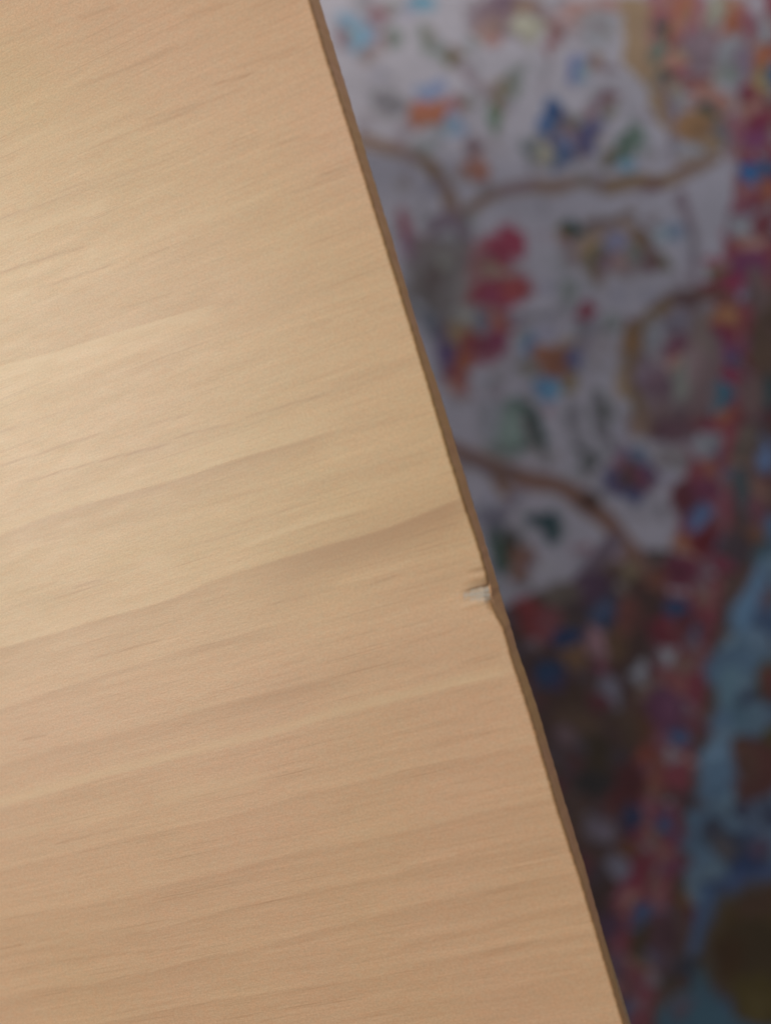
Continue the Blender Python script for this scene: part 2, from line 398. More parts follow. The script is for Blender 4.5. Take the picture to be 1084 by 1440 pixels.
# --- large flower beside the table edge
E(568, 318, 12, 22, (0.42, 0.10, 0.14)); E(576, 350, 14, 18, (0.34, 0.2, 0.28)); E(600, 345, 14, 14, (0.3, 0.2, 0.2))
E(634, 330, 26, 36, (0.28, 0.21, 0.26)); E(633, 333, 11, 16, LGY); E(622, 402, 52, 62, (0.27, 0.24, 0.23)); E(606, 385, 14, 16, (0.2, 0.15, 0.14)); E(629, 377, 11, 12, (0.42, 0.42, 0.36)); E(618, 412, 16, 20, (0.21, 0.18, 0.17)); E(645, 436, 14, 14, (0.44, 0.43, 0.4)); E(590, 428, 8, 16, LGY); E(670, 410, 8, 20, (0.40, 0.34, 0.24)); E(600, 458, 12, 22, (0.2, 0.22, 0.26)); E(632, 460, 14, 12, OLI); E(655, 395, 12, 16, GGY, 0, .8)
E(668, 430, 44, 66, (0.40, 0.24, 0.26), 10); E(645, 425, 30, 50, (0.28, 0.25, 0.24)); E(646, 436, 13, 13, (0.46, 0.45, 0.42)); E(668, 412, 8, 22, (0.42, 0.36, 0.26)); E(684, 365, 20, 24, (0.43, 0.19, 0.21), 25); E(709, 347, 17, 24, (0.42, 0.07, 0.12), 20); E(707, 408, 42, 22, (0.44, 0.085, 0.12), -10); E(672, 385, 9, 16, (0.44, 0.2, 0.2), 30); E(700, 450, 24, 14, (0.40, 0.11, 0.12), 45); E(740, 408, 12, 9, (0.42, 0.09, 0.08)); E(722, 404, 14, 9, (0.42, 0.09, 0.08)); E(697, 425, 16, 18, (0.38, 0.08, 0.15)); E(690, 452, 13, 26, (0.40, 0.14, 0.10)); E(700, 380, 22, 6, TAN, -10, .8); E(672, 450, 8, 24, SLATE, 0, .7)
L([(664, 398), (690, 384), (735, 374)], 7, (0.46, 0.36, 0.36), .6); L([(668, 428), (700, 436), (735, 440)], 7, (0.44, 0.34, 0.36), .6); L([(655, 450), (672, 470), (700, 470)], 7, (0.42, 0.36, 0.33)); E(688, 486, 30, 17, (0.30, 0.07, 0.13), 15); E(640, 470, 12, 22, (0.36, 0.26, 0.15), 10); E(684, 503, 24, 7, ROSE); E(650, 494, 15, 32, (0.42, 0.13, 0.06), 8); E(660, 476, 12, 14, RED); E(621, 494, 13, 26, (0.15, 0.10, 0.21)); E(630, 524, 12, 12, (0.20, 0.09, 0.16)); E(646, 530, 16, 10, (0.40, 0.12, 0.10)); E(640, 545, 16, 6, SAL, 0, .7)
E(732, 452, 20, 9, (0.3, 0.27, 0.33)); L([(740, 450), (770, 440), (790, 425)], 9, GRY, .7); E(752, 492, 11, 15, (0.16, 0.27, 0.42)); E(783, 510, 24, 19, (0.40, 0.17, 0.10)); E(768, 547, 17, 14, (0.14, 0.31, 0.52)); E(803, 541, 12, 13, (0.34, 0.25, 0.11)); E(810, 504, 9, 16, (0.15, 0.16, 0.30)); E(744, 526, 12, 10, OLI, 0, .6); E(800, 482, 10, 8, TAN, 0, .7); E(735, 478, 10, 8, GGY, 0, .6)
# --- green leaf
E(723, 607, 30, 36, (0.18, 0.28, 0.23), 25); E(716, 612, 16, 28, (0.24, 0.32, 0.28), 20); E(753, 608, 12, 38, DGR, -28); E(740, 612, 7, 26, (0.17, 0.16, 0.16), -12); E(690, 595, 14, 24, LGY); E(702, 634, 16, 8, GGY, 20)
E(845, 577, 15, 22, (0.17, 0.19, 0.17), -15); L([(835, 560), (850, 600), (862, 630)], 14, (0.27, 0.25, 0.28)); E(820, 648, 14, 20, (0.17, 0.18, 0.18)); L([(800, 565), (812, 590)], 12, GRY, .6); E(806, 587, 12, 10, GRY, 0, .6)
E(884, 668, 34, 28, (0.20, 0.11, 0.17)); E(884, 664, 14, 14, (0.16, 0.10, 0.09)); E(898, 672, 10, 18, (0.24, 0.08, 0.12)); E(912, 664, 9, 16, (0.17, 0.1, 0.2)); E(884, 698, 16, 9, (0.11, 0.13, 0.27)); E(855, 676, 10, 12, (0.12, 0.13, 0.25)); E(864, 652, 10, 10, ROSE, 0, .8); E(898, 642, 14, 8, SLATE); E(872, 636, 8, 14, (0.3, 0.2, 0.3)); E(945, 640, 18, 16, (0.3, 0.26, 0.26), 0, .7)
L([(600, 622), (652, 636), (700, 658), (745, 674), (790, 690), (830, 714), (862, 744), (890, 778), (905, 800)], 25, (0.31, 0.17, 0.125)); L([(652, 640), (690, 660), (720, 664)], 12, (0.2, 0.14, 0.14)); E(835, 708, 14, 10, (0.15, 0.08, 0.06)); L([(700, 668), (712, 690)], 16, (0.28, 0.16, 0.1)); L([(690, 735), (715, 712), (730, 690)], 14, (0.30, 0.26, 0.32)); E(690, 730, 18, 9, (0.27, 0.26, 0.33))
E(765, 734, 22, 11, TEAL, 20); E(776, 747, 9, 18, TEAL, -15); E(700, 752, 14, 12, (0.16, 0.2, 0.2)); E(706, 778, 12, 28, (0.07, 0.13, 0.10)); E(716, 770, 8, 20, (0.10, 0.09, 0.07)); E(733, 790, 17, 24, (0.28, 0.14, 0.09)); E(745, 795, 8, 12, (0.32, 0.2, 0.2)); E(700, 830, 18, 12, LGY); E(860, 762, 12, 8, LGY); E(760, 800, 14, 10, IV)
L([(830, 800), (845, 775), (862, 758)], 22, (0.22, 0.16, 0.2)); E(828, 826, 22, 18, (0.12, 0.07, 0.11)); E(888, 804, 15, 14, (0.29, 0.22, 0.13)); E(790, 830, 24, 16, (0.2, 0.16, 0.13)); E(860, 800, 16, 12, (0.2, 0.13, 0.1))
# --- brown corner motifs
E(748, 868, 18, 30, (0.33, 0.065, 0.065), -28); E(778, 876, 18, 20, (0.30, 0.10, 0.11), -20); E(797, 896, 14, 13, NAVY); E(849, 866, 20, 20, (0.08, 0.11, 0.19)); E(862, 884, 9, 9, NAVY); E(834, 908, 14, 22, (0.36, 0.2, 0.22), -10); E(872, 905, 18, 22, (0.19, 0.11, 0.06)); E(770, 944, 22, 21, (0.035, 0.075, 0.16)); E(785, 955, 8, 14, (0.08, 0.07, 0.15)); E(808, 930, 12, 18, (0.27, 0.15, 0.08), -20); E(850, 942, 12, 10, (0.26, 0.06, 0.1)); E(745, 905, 14, 10, (0.26, 0.18, 0.2)); E(858, 968, 14, 22, (0.24, 0.23, 0.28)); E(885, 870, 14, 26, (0.26, 0.10, 0.08)); E(815, 1015, 30, 16, (0.18, 0.11, 0.07)); E(800, 1035, 12, 8, (0.2, 0.13, 0.14)); E(800, 980, 22, 14, (0.1, 0.06, 0.04)); E(840, 1055, 16, 24, (0.10, 0.07, 0.04)); E(830, 1100, 26, 20, (0.07, 0.06, 0.055)); E(840, 985, 12, 8, MAR)
# --- dark stripe and blue border on the right
E(1070, 470, 14, 60, (0.19, 0.12, 0.08)); E(1060, 410, 12, 30, (0.24, 0.16, 0.15)); E(1052, 560, 16, 30, (0.27, 0.17, 0.16)); E(1048, 620, 14, 20, (0.2, 0.15, 0.12)); E(1040, 692, 11, 32, (0.12, 0.16, 0.17)); E(1070, 690, 11, 13, (0.40, 0.22, 0.16)); E(1066, 722, 16, 18, (0.30, 0.12, 0.15)); E(1062, 755, 10, 18, (0.30, 0.14, 0.08)); E(1078, 640, 9, 26, (0.15, 0.24, 0.42)); E(1082, 550, 6, 18, TEAL); E(1036, 770, 18, 18, (0.11, 0.08, 0.09)); E(1075, 778, 14, 16, (0.07, 0.16, 0.19)); E(1082, 740, 9, 18, (0.12, 0.25, 0.4))
m3 = sstep(140, 148, sd) * sstep(770, 800, yy + 0.3 * (xx - 1050))
put(m3, (slice(0, cv.shape[0]), slice(0, cv.shape[1])), (0.17, 0.25, 0.35))
for k in range(120):
    y = rnd.uniform(800, Y1); x = bline(y) + rnd.uniform(150, 330)
    E(x, y, rnd.uniform(6, 18), rnd.uniform(6, 18), rnd.choice([NAVY, SLATE, (0.1, 0.16, 0.24), (0.12, 0.1, 0.06), (0.07, 0.09, 0.12), (0.14, 0.09, 0.09)]), rnd.uniform(0, 180), rnd.uniform(.3, .7))
sca = [(1090, 790), (1062, 822), (1052, 865), (1040, 915), (1026, 960), (1030, 1000), (1020, 1050), (1008, 1090), (1018, 1120), (1000, 1160), (985, 1200), (990, 1240), (1010, 1262), (1060, 1240)]
for (xa, ya_), (xb, yb_) in zip(sca[:-1], sca[1:]):
    for j in range(3):
        t_ = (j + rnd.random()) / 3
        E(xa + (xb - xa) * t_ + rnd.uniform(-10, 22), ya_ + (yb_ - ya_) * t_, rnd.uniform(17, 32), rnd.uniform(17, 30), rnd.choice([(0.16, 0.29, 0.42), (0.20, 0.35, 0.50), (0.14, 0.25, 0.34), (0.23, 0.36, 0.45)]), rnd.uniform(0, 180), .9)
for (x, y) in ((1078, 905), (1062, 985), (1050, 1050), (1046, 1135), (1082, 1150), (1030, 1185)):
    E(x, y, rnd.uniform(8, 15), rnd.uniform(9, 16), rnd.choice([(0.12, 0.11, 0.06), (0.14, 0.08, 0.07), (0.08, 0.1, 0.16)]))
L([(1072, 815), (1052, 850), (1056, 890)], 34, (0.19, 0.36, 0.54)); L([(1028, 955), (1022, 985)], 30, (0.20, 0.36, 0.45)); E(1040, 1010, 12, 18, (0.14, 0.26, 0.34)); E(1078, 870, 14, 22, (0.09, 0.15, 0.26)); E(1074, 835, 10, 14, (0.2, 0.2, 0.3)); E(1084, 830, 8, 20, (0.2, 0.16, 0.18))
E(1080, 960, 15, 28, (0.15, 0.13, 0.06)); E(1084, 965, 8, 20, (0.22, 0.06, 0.06)); E(1082, 1040, 14, 20, (0.13, 0.10, 0.04)); E(1066, 905, 16, 16, (0.23, 0.37, 0.5)); E(1062, 1010, 14, 18, (0.2, 0.34, 0.44)); E(1066, 1088, 36, 36, (0.19, 0.075, 0.06)); E(1050, 1075, 16, 20, (0.2, 0.1, 0.07)); E(1000, 1170, 18, 20, (0.1, 0.12, 0.17)); E(1045, 1215, 30, 22, (0.05, 0.09, 0.20)); E(1065, 1190, 20, 14, (0.14, 0.1, 0.16)); E(1010, 1195, 14, 18, (0.14, 0.13, 0.14)); L([(1010, 1240), (1050, 1235), (1090, 1225)], 22, (0.10, 0.17, 0.34)); E(998, 1248, 12, 12, (0.05, 0.08, 0.17))
L([(995, 1256), (986, 1285), (978, 1330), (984, 1370), (1000, 1400)], 26, (0.11, 0.22, 0.40)); POLY([(925, 1460), (932, 1410), (965, 1385), (985, 1350), (1010, 1385), (1040, 1425), (1090, 1460)], (0.09, 0.20, 0.26)); L([(1000, 1385), (1030, 1420), (1075, 1445)], 16, (0.08, 0.16, 0.30)); E(972, 1357, 14, 9, (0.05, 0.07, 0.1)); E(960, 1420, 10, 16, (0.16, 0.13, 0.16))
E(1078, 1330, 88, 88, (0.15, 0.095, 0.035)); E(1070, 1262, 40, 16, (0.16, 0.09, 0.05), -12); E(1020, 1345, 20, 30, (0.12, 0.065, 0.025)); E(1060, 1400, 30, 30, (0.14, 0.10, 0.025)); L([(1050, 1290), (1090, 1320)], 10, (0.1, 0.07, 0.03), .7)
# knot to knot variation of the dye
rs = np.random.RandomState(3)
cv *= (1 + 0.10 * (vnoise(yy.shape, (420, 220), 8)[..., None] - 0.5) * 2)
cv *= (1 + 0.10 * (vnoise(yy.shape, (60, 9), 9)[..., None] - 0.5) * 2)

# ------------------------------------------------------------------ carpet geometry
RUG_Z = 0.009
pa, pb = unproj(bline(120.0), 120.0, RUG_Z), unproj(bline(1380.0), 1380.0, RUG_Z)
T = (pb - pa)[:2]; T /= np.linalg.norm(T)          # along the stripes (towards the bottom of the picture)
S = np.array([-T[1], T[0]])                        # across, towards the selvedge
if S[0] < 0:
    S = -S
ORG = pa[:2]
st = lambda x, y: ((unproj(x, y, RUG_Z)[:2] - ORG) @ S, (unproj(x, y, RUG_Z)[:2] - ORG) @ T)
s_px = lambda x, y: st(float(x), float(y))[0]
S_RED = s_px(bline(700) + 80, 700)
S_DRK = s_px(bline(900) + 144, 900)
S_MAX = s_px(1105, 1200)
t0, t1 = st(900, -30)[1], st(900, 1480)[1]
s0 = s_px(430, 60)


def pieces(a, b, lo, hi, fine, coarse):
    """1-D stations between a and b: fine inside lo..hi, coarse outside"""
    out = []
    for p, q, stp in ((a, min(b, lo), coarse), (max(a, lo), min(b, hi), fine), (max(a, hi), b, coarse)):
        if q - p > 1e-6:
            out += list(np.linspace(p, q, max(2, int(round((q - p) / stp)) + 1)))
    out = sorted(set(np.round(out, 6)))
    return np.array(out)


def fold(v, lo, hi):
    p = hi - lo
    w = np.mod(v - lo, 2 * p)
    return lo + np.where(w > p, 2 * p - w, w)


def rug_color(s, t):
    sf = np.where(s < s0, s0 + fold(s, s0, s0 + 0.40) - s0, s)
    sf = np.where(s > S_MAX, fold(s, S_MAX - 0.06, S_MAX), sf)
    tf = np.where((t < t0) | (t > t1), fold(t, t0, t1), t)
    xy = ORG + sf[:, None] * S + tf[:, None] * T
    px, py = proj(np.concatenate([xy, np.full((len(xy), 1), RUG_Z)], 1))
    i = np.clip((py - Y0), 0, cv.shape[0] - 1).astype(int)
    j = np.clip((px - X0), 0, cv.shape[1] - 1).astype(int)
    return cv[i, j]


rm, nt, b = node_mat("knotted_wool")
at = N(nt, 'ShaderNodeAttribute', attribute_name='dye')
v1 = mapped(nt, (1, 1, 1))
fz = noise(nt, v1, 900, 2, 0.6)
col = mixc(nt, 1.0, at.outputs['Color'], mixc(nt, fz, (0.78, 0.78, 0.78), (1.2, 1.2, 1.2)), 'MULTIPLY')
lk(nt, col, b.inputs['Base Color'])
b.inputs['Roughness'].default_value = 0.95
b.inputs['Specular IOR Level'].default_value = 0.15
b.inputs['Sheen Weight'].default_value = 0.15
b.inputs['Sheen Roughness'].default_value = 0.6
bp = N(nt, 'ShaderNodeBump')
bp.inputs['Strength'].default_value = 0.6
bp.inputs['Distance'].default_value = 0.002
lk(nt, fz, bp.inputs['Height']); lk(nt, bp.outputs['Normal'], b.inputs['Normal'])

rug = bpy.data.objects.new("oriental_rug", None)
sc.collection.objects.link(rug)
rug.location = (float(ORG[0]), float(ORG[1]), 0.0)
rug["label"] = "blurred multicoloured floral oriental carpet lying on the floor below the table edge"
rug["category"] = "carpet"


def rug_band(name, sa, sb, label, dz=0.0):
    su = pieces(sa, sb, -0.56, 0.17, 0.0023, 0.010)
    tv = pieces(-0.55, 1.75, t0 - 0.02, t1 + 0.02, 0.0023, 0.012)
    A, B = np.meshgrid(su, tv)
    a, bb = A.ravel(), B.ravel()
    r = np.random.RandomState(len(a) % 1000)
    z = RUG_Z + dz + 0.0007 * (r.rand(len(a)) - .5) + 0.0008 * np.sin(bb * 40 + a * 11) * np.sin(a * 33)
    # outer rows come down to the floor so the pile has a thickness
    z[(bb <= tv[0] + 1e-6) | (bb >= tv[-1] - 1e-6)] = 0.0015
    if name == "floral_field":
        z[a <= su[0] + 1e-6] = 0.0015
    if name == "blue_border":
        z[a >= su[-1] - 1e-6] = 0.0015
    xy = a[:, None] * S + bb[:, None] * T
    V = np.concatenate([xy, z[:, None]], 1)
    me = grid_mesh(name, V, len(su), len(tv))
    set_col(me, 'dye', rug_color(a, bb))
    o = link(name, me, rm, rug)
    o["label"] = label
    return o


rug_band("floral_field", -1.30, 0.0, "pale ivory floral field with brown scrolling branches and flowers")
rug_band("red_stripe", 0.0, S_RED, "narrow red border stripe with small rosettes", 0.0004)
rug_band("dark_stripe", S_RED, S_DRK, "dark brown plain border stripe", 0.0)
rug_band("blue_border", S_DRK, S_DRK + 0.16, "blue scalloped outer border with large olive flower", 0.0004)

# ------------------------------------------------------------------ table
table = bpy.data.objects.new("wooden_table", None)
sc.collection.objects.link(table)
TX0, TY0, TY1 = -0.72, -0.62, 0.44
table.location = (TX0 / 2, (TY0 + TY1) / 2, RUG_Z)
table["label"] = "pale varnished wooden table with a small chip in its straight edge"
table["category"] = "table"
TL = np.array(table.location)

# grain figure, measured along the board: (points, kind, strength, width_above, width_below)
GR = [
    # boundary lines: pale above, darker below
    ([(-60, 536), (0, 517), (60, 501), (165, 470), (230, 450), (300, 432)], 'hi', 1.0, 5, 22),
    ([(-40, 768), (0, 754), (60, 730), (110, 712), (225, 681), (300, 655), (400, 626), (460, 608)], 'bd', .95, 16, 34),
    ([(-40, 925), (0, 911), (75, 890), (150, 866), (240, 841), (330, 806), (420, 780), (542, 742), (650, 700)], 'bd', 1.0, 18, 40),
    ([(-40, 1008), (0, 997), (60, 977), (120, 955), (230, 925), (300, 905), (380, 885)], 'bd', .7, 20, 20),
    ([(-40, 1085), (0, 1075), (90, 1050), (185, 1027), (280, 1000), (360, 977), (470, 950)], 'bd', .8, 10, 24),
    ([(-40, 1146), (0, 1135), (130, 1100), (265, 1065), (380, 1034), (465, 1010), (542, 991), (620, 972), (710, 948)], 'hl', 1.0, 7, 14),
    ([(-40, 1236), (0, 1225), (90, 1203), (185, 1176), (300, 1152), (420, 1120), (542, 1092), (650, 1066), (760, 1044)], 'bd', .75, 18, 22),
    ([(-40, 1306), (0, 1296), (80, 1280), (170, 1262), (270, 1235), (400, 1205), (542, 1175), (680, 1142), (790, 1120)], 'bd', .75, 14, 20),
    ([(0, 1340), (110, 1326), (220, 1305), (350, 1272), (500, 1240), (620, 1215), (800, 1180)], 'bd', .6, 12, 18),
    ([(-20, 1400), (80, 1388), (165, 1375), (260, 1354), (350, 1336), (450, 1308), (542, 1282), (650, 1258), (820, 1225)], 'bd', .75, 12, 20),
    ([(60, 1458), (140, 1440), (250, 1418), (350, 1401), (450, 1384), (542, 1370), (680, 1338), (850, 1300)], 'bd', .65, 12, 22),
    ([(380, 1452), (520, 1424), (700, 1392), (870, 1350)], 'bd', .5, 12, 20),
    ([(380, 812), (470, 775), (560, 742), (620, 722), (690, 700)], 'sm', .46, 36, 36),
    ([(560, 830), (640, 812), (670, 806)], 'sm', .22, 14, 14),
    ([(300, 1000), (420, 960), (520, 930)], 'sm', .16, 26, 26),
    # thin dark pores
    ([(-10, 610), (30, 599)], 'ln', .7, 2, 2), ([(-5, 656), (60, 637), (140, 610)], 'ln', .75, 2, 2),
    ([(40, 677), (110, 657), (175, 640), (240, 624)], 'ln', .9, 2, 2.4), ([(250, 615), (295, 602), (322, 596)], 'ln', .8, 1.8, 2),
    ([(200, 600), (262, 584)], 'ln', .55, 2, 2), ([(345, 586), (400, 570), (462, 554)], 'ln', .55, 2.2, 2.2),
    ([(315, 743), (380, 724), (442, 705)], 'ln', .5, 2, 3), ([(345, 770), (400, 751), (450, 735), (505, 719)], 'hl', .9, 4, 4),
    ([(75, 842), (110, 832), (150, 819)], 'ln', .7, 1.8, 2), ([(105, 826), (145, 815)], 'ln', .5, 1.5, 2), ([(125, 926), (180, 912), (228, 900)], 'ln', .6, 2, 2.5),
    ([(380, 851), (430, 838)], 'ln', .5, 2, 2), ([(518, 822), (560, 808)], 'ln', .5, 2, 2), ([(30, 1040), (66, 1033)], 'ln', .7, 2, 2),
    ([(60, 1170), (110, 1160)], 'ln', .4, 2, 2), ([(85, 1185), (190, 1160)], 'ln', .4, 2, 3), ([(0, 1334), (32, 1329)], 'ln', .8, 2, 2),
    ([(75, 1352), (280, 1330)], 'ln', .4, 2, 2), ([(160, 1425), (250, 1408)], 'ln', .5, 2, 2),
    ([(300, 119), (330, 110), (354, 103)], 'ln', .8, 2, 2.5), ([(130, 207), (190, 184), (270, 155)], 'ln', .6, 3, 3), ([(115, 122), (150, 108), (240, 74)], 'ln', .5, 3, 3),
    ([(205, 168), (280, 146), (350, 122)], 'ln', .5, 3, 4), ([(110, 26), (165, 8)], 'ln', .5, 4, 5), ([(260, 24), (320, 4)], 'ln', .4, 3, 4),
    ([(200, 338), (260, 318), (320, 300), (385, 277)], 'hl', .6, 6, 4), ([(50, 406), (100, 390), (158, 370)], 'ln', .8, 2, 2.5), ([(0, 402), (60, 386), (130, 366), (190, 350)], 'hl', .5, 7, 4),
    ([(-10, 346), (40, 332), (95, 315), (150, 296)], 'hl', .8, 8, 5), ([(0, 250), (60, 230), (140, 205), (200, 190)], 'hl', .6, 8, 5), ([(0, 385), (80, 358), (120, 346)], 'ln', .6, 2, 3),
    ([(-10, 310), (70, 285), (130, 262)], 'ln', .45, 3, 4), ([(450, 246), (482, 236), (500, 229)], 'ln', .6, 2, 3), ([(0, 220), (90, 190), (180, 158)], 'hl', .4, 8, 5), ([(380, 206), (440, 190)], 'ln', .4, 3, 3), ([(330, 96), (420, 66)], 'ln', .35, 4, 4),
    ([(430, 462), (470, 450)], 'ln', .4, 2, 3), ([(470, 540), (530, 520), (600, 500)], 'ln', .3, 4, 4), ([(400, 690), (500, 660), (620, 625)], 'bd', .4, 12, 20), ([(480, 610), (560, 590), (600, 580)], 'ln', .3, 3, 4),
    ([(640, 935), (700, 917)], 'ln', .35, 2, 4), ([(640, 968), (680, 958)], 'hl', .5, 3, 3), ([(660, 995), (715, 980)], 'ln', .5, 2, 3), ([(610, 1048), (690, 1028)], 'ln', .3, 5, 6), ([(560, 905), (660, 880)], 'ln', .3, 4, 5),
    ([(0, 1185), (110, 1165), (180, 1145)], 'hl', .4, 8, 5), ([(225, 1135), (300, 1120), (370, 1105)], 'hl', .6, 14, 6), ([(560, 1330), (700, 1300), (830, 1270)], 'ln', .35, 4, 8), ([(560, 1225), (700, 1190), (790, 1168)], 'ln', .3, 4, 8),
]
rg = random.Random(11)
for k in range(150):                     # short unremarkable pores
    y = rg.uniform(-60, 1500); x = rg.uniform(-60, EDGE(y) - 60)
    sl = -0.37 + 0.16 * min(1, max(0, y / 1400))
    ln = rg.uniform(25, 95)
    GR.append(([(x, y), (x + ln, y + sl * ln)], 'ln', rg.uniform(.10, .34), rg.uniform(1.3, 2.6), rg.uniform(1.3, 2.6)))
for k in range(34):
    y = rg.uniform(-60, 1500); x = rg.uniform(-60, EDGE(y) - 160)
    sl = -0.37 + 0.16 * min(1, max(0, y / 1400))
    ln = rg.uniform(70, 260)
    GR.append(([(x, y), (x + ln, y + sl * ln)], 'hl', rg.uniform(.12, .30), rg.uniform(4, 9), rg.uniform(3, 7)))


def grain_fields(px, py):
    """signed figure (+ pale, - dark)"""
    g = np.zeros(len(px), np.float32)
    wv = 1.3 * np.sin(px * .019 + py * .013) + 0.5 * np.sin(px * .043 + py * .021 + 1.0)
    fj = vnoise((1, 8000), (1, 1300), 31)[0][np.clip(((py + .29 * px + 200) * 3.5).astype(int), 0, 7999)]     # fibre by fibre
    fk = vnoise((1, 8000), (1, 22), 33)[0][np.clip(((px + 1.3 * py + 500) * 2.2).astype(int), 0, 7999)]
    wv = wv + (fj - .5) * 7 * fk
    for pts, kind, k, wa, wb in GR:
        P_ = np.array(pts, float)
        x0, x1 = P_[0, 0], P_[-1, 0]
        pad = {'bd': 70, 'sm': 130}.get(kind, 30)
        sel = np.where((px > x0 - pad) & (px < x1 + pad) & (py > P_[:, 1].min() - 110) & (py < P_[:, 1].max() + 160))[0]
        if not len(sel):
            continue
        x, y = px[sel], py[sel]
        sl0 = (P_[1, 1] - P_[0, 1]) / (P_[1, 0] - P_[0, 0]); sl1 = (P_[-1, 1] - P_[-2, 1]) / (P_[-1, 0] - P_[-2, 0])
        yl = np.interp(x, P_[:, 0], P_[:, 1])
        yl = np.where(x < x0, P_[0, 1] + sl0 * (x - x0), np.where(x > x1, P_[-1, 1] + sl1 * (x - x1), yl))
        d_ = y - yl - wv[sel] * (1.0 if kind != 'ln' else 0.45)
        fr = min(pad * .9, max(8, (x1 - x0) * (.9 if kind == 'sm' else .3)))
        fade = sstep(x0 - fr * .6, x0 + fr * .6, x) * sstep(x1 + fr * .6, x1 - fr * .6, x)
        if kind == 'ln':
            v = -np.exp(-(np.where(d_ < 0, d_ / (wa * .95), d_ / (wb * .95))) ** 2) * (0.75 + 0.25 * np.sin(x * .4 + y * .9))
        elif kind == 'bd':
            v = (np.where(d_ < 0, 0.62 * np.exp(d_ / wa) * sstep(0, -4, d_), -0.66 * np.exp(-d_ / wb) * sstep(-4, 6, d_)) - .14 * np.exp(-((d_ - 2) / 4.) ** 2)) * (0.55 + .45 * fk[sel]) * (1 - .42 * sstep(930, 1060, y))
        elif kind == 'sm':
            v = -np.exp(-(d_ / wa) ** 2)
        elif kind == 'hi':
            v = np.where(d_ < 0, -0.20 * np.exp(d_ / 20) * sstep(0, -3, d_), 0.85 * np.exp(-d_ / wb) * sstep(-2, 2, d_))
        else:
            v = 0.62 * np.exp(-((d_ + wa * .9) / (wa * 1.3)) ** 2) - 0.16 * np.exp(-((d_ - 1) / 3.) ** 2) - 0.16 * np.exp(-np.maximum(d_, 0) / (wb * 2.5)) * (d_ > 0)
        g[sel] += (k * fade * v).astype(np.float32)
    return g


# stations along the edge (y) and profile across (x)
ya = unproj(np.array(300.), np.array(-40.), TOP)[1]
yb = unproj(np.array(500.), np.array(1480.), TOP)[1]
vis_hi = max(unproj(np.array(440.), np.array(-30.), TOP)[1], unproj(np.array(0.), np.array(-30.), TOP)[1]) + .01
vis_lo = min(unproj(np.array(0.), np.array(1470.), TOP)[1], unproj(np.array(890.), np.array(1470.), TOP)[1]) - .01
yc = unproj(np.array(690.), np.array(832.), TOP)[1]
vis_x = unproj(np.array(0.), np.array(700.), TOP)[0] - .05
ys = list(pieces(TY0, TY1, vis_lo, vis_hi, 0.00031, 0.02))
ys += list(np.arange(yc - .016, yc + .016, 0.00020))
ys = np.array(sorted(set(np.round(ys, 5))))
RB = 0.0007
prof = []                                             # (x, z, kind) kind 0 top,1 rim,2 side,3 under
xs = np.concatenate([np.linspace(TX0 + .002, vis_x, 12), np.arange(vis_x + .0025, -.02, .0025), np.arange(-.02, -.0125, .0008), np.arange(-.0125, -RB - .0001, .00028)])
for x in xs:
    prof.append((x, 0.0, 0))
for a in np.linspace(0, math.pi / 2, 6):
    prof.append((-RB + RB * math.sin(a), -RB + RB * math.cos(a), 1))
for z in np.linspace(-RB - .0006, -THICK + .0006, 12):
    prof.append((0.0, z, 2))
prof += [(-.0006, -THICK, 3), (-.05, -THICK, 3), (TX0 + .002, -THICK, 3), (TX0, -THICK + .002, 3), (TX0, -.002, 3)]
prof = np.array(prof)
PX_, Yv = np.meshgrid(prof[:, 0], ys)
PZ_ = np.tile(prof[:, 1], (len(ys), 1)); PK = np.tile(prof[:, 2], (len(ys), 1))
V = np.stack([PX_.ravel(), Yv.ravel(), (PZ_ + TOP).ravel()], 1)
kind = PK.ravel()
# photograph coordinates of the undamaged board
flat = V.copy(); flat[:, 2] = TOP
px, py = proj(flat)
# edge line: nearly straight, planed by hand, knocked in at the chip
ey = unproj(np.linspace(EDGE(-60), EDGE(1520), 400), np.linspace(-60, 1520, 400), TOP)
pyl = np.interp(V[:, 1], ey[::-1, 1], np.linspace(-60, 1520, 400)[::-1])     # picture row of that place of the edge
dev_top = np.interp(pyl, [0, 60, 200, 330, 470, 560, 640, 700, 745, 772, 800, 815, 828, 842, 858, 872, 884, 905, 930, 1000, 1140, 1240, 1330, 1440],
                    [0, -1, .8, 1.2, 1.6, .8, -.5, 0, 1.2, 2.0, 1.0, -.8, -3.6, -6.2, -4.6, -1.0, 1.4, 1.0, .2, 1.8, -.6, 1.4, .6, -.6])
dev_bot = np.interp(pyl, [0, 100, 230, 330, 470, 560, 700, 800, 930, 1000, 1140, 1240, 1330, 1440], [1, 1, 0, 0, -2, 1, 0, 0, -1, 2, 0, 0, -3.5, -8])
pxm = 0.956 / (F_PX / 0.358)
we = sstep(-.012, -.0008, V[:, 0])
hz = np.clip((TOP - V[:, 2]) / THICK, 0, 1)
V[:, 0] += pxm * (dev_top * (1 - hz) + dev_bot * hz * 1.0) * we * (kind != 3)
V[:, 0] += np.where((kind > 0) & (kind < 3), 0.00009 * np.sin(V[:, 1] * 700) * np.sin(V[:, 1] * 331 + 1) + 0.00007 * np.sin(V[:, 1] * 1730 + 2) * np.sin(V[:, 1] * 210), 0)
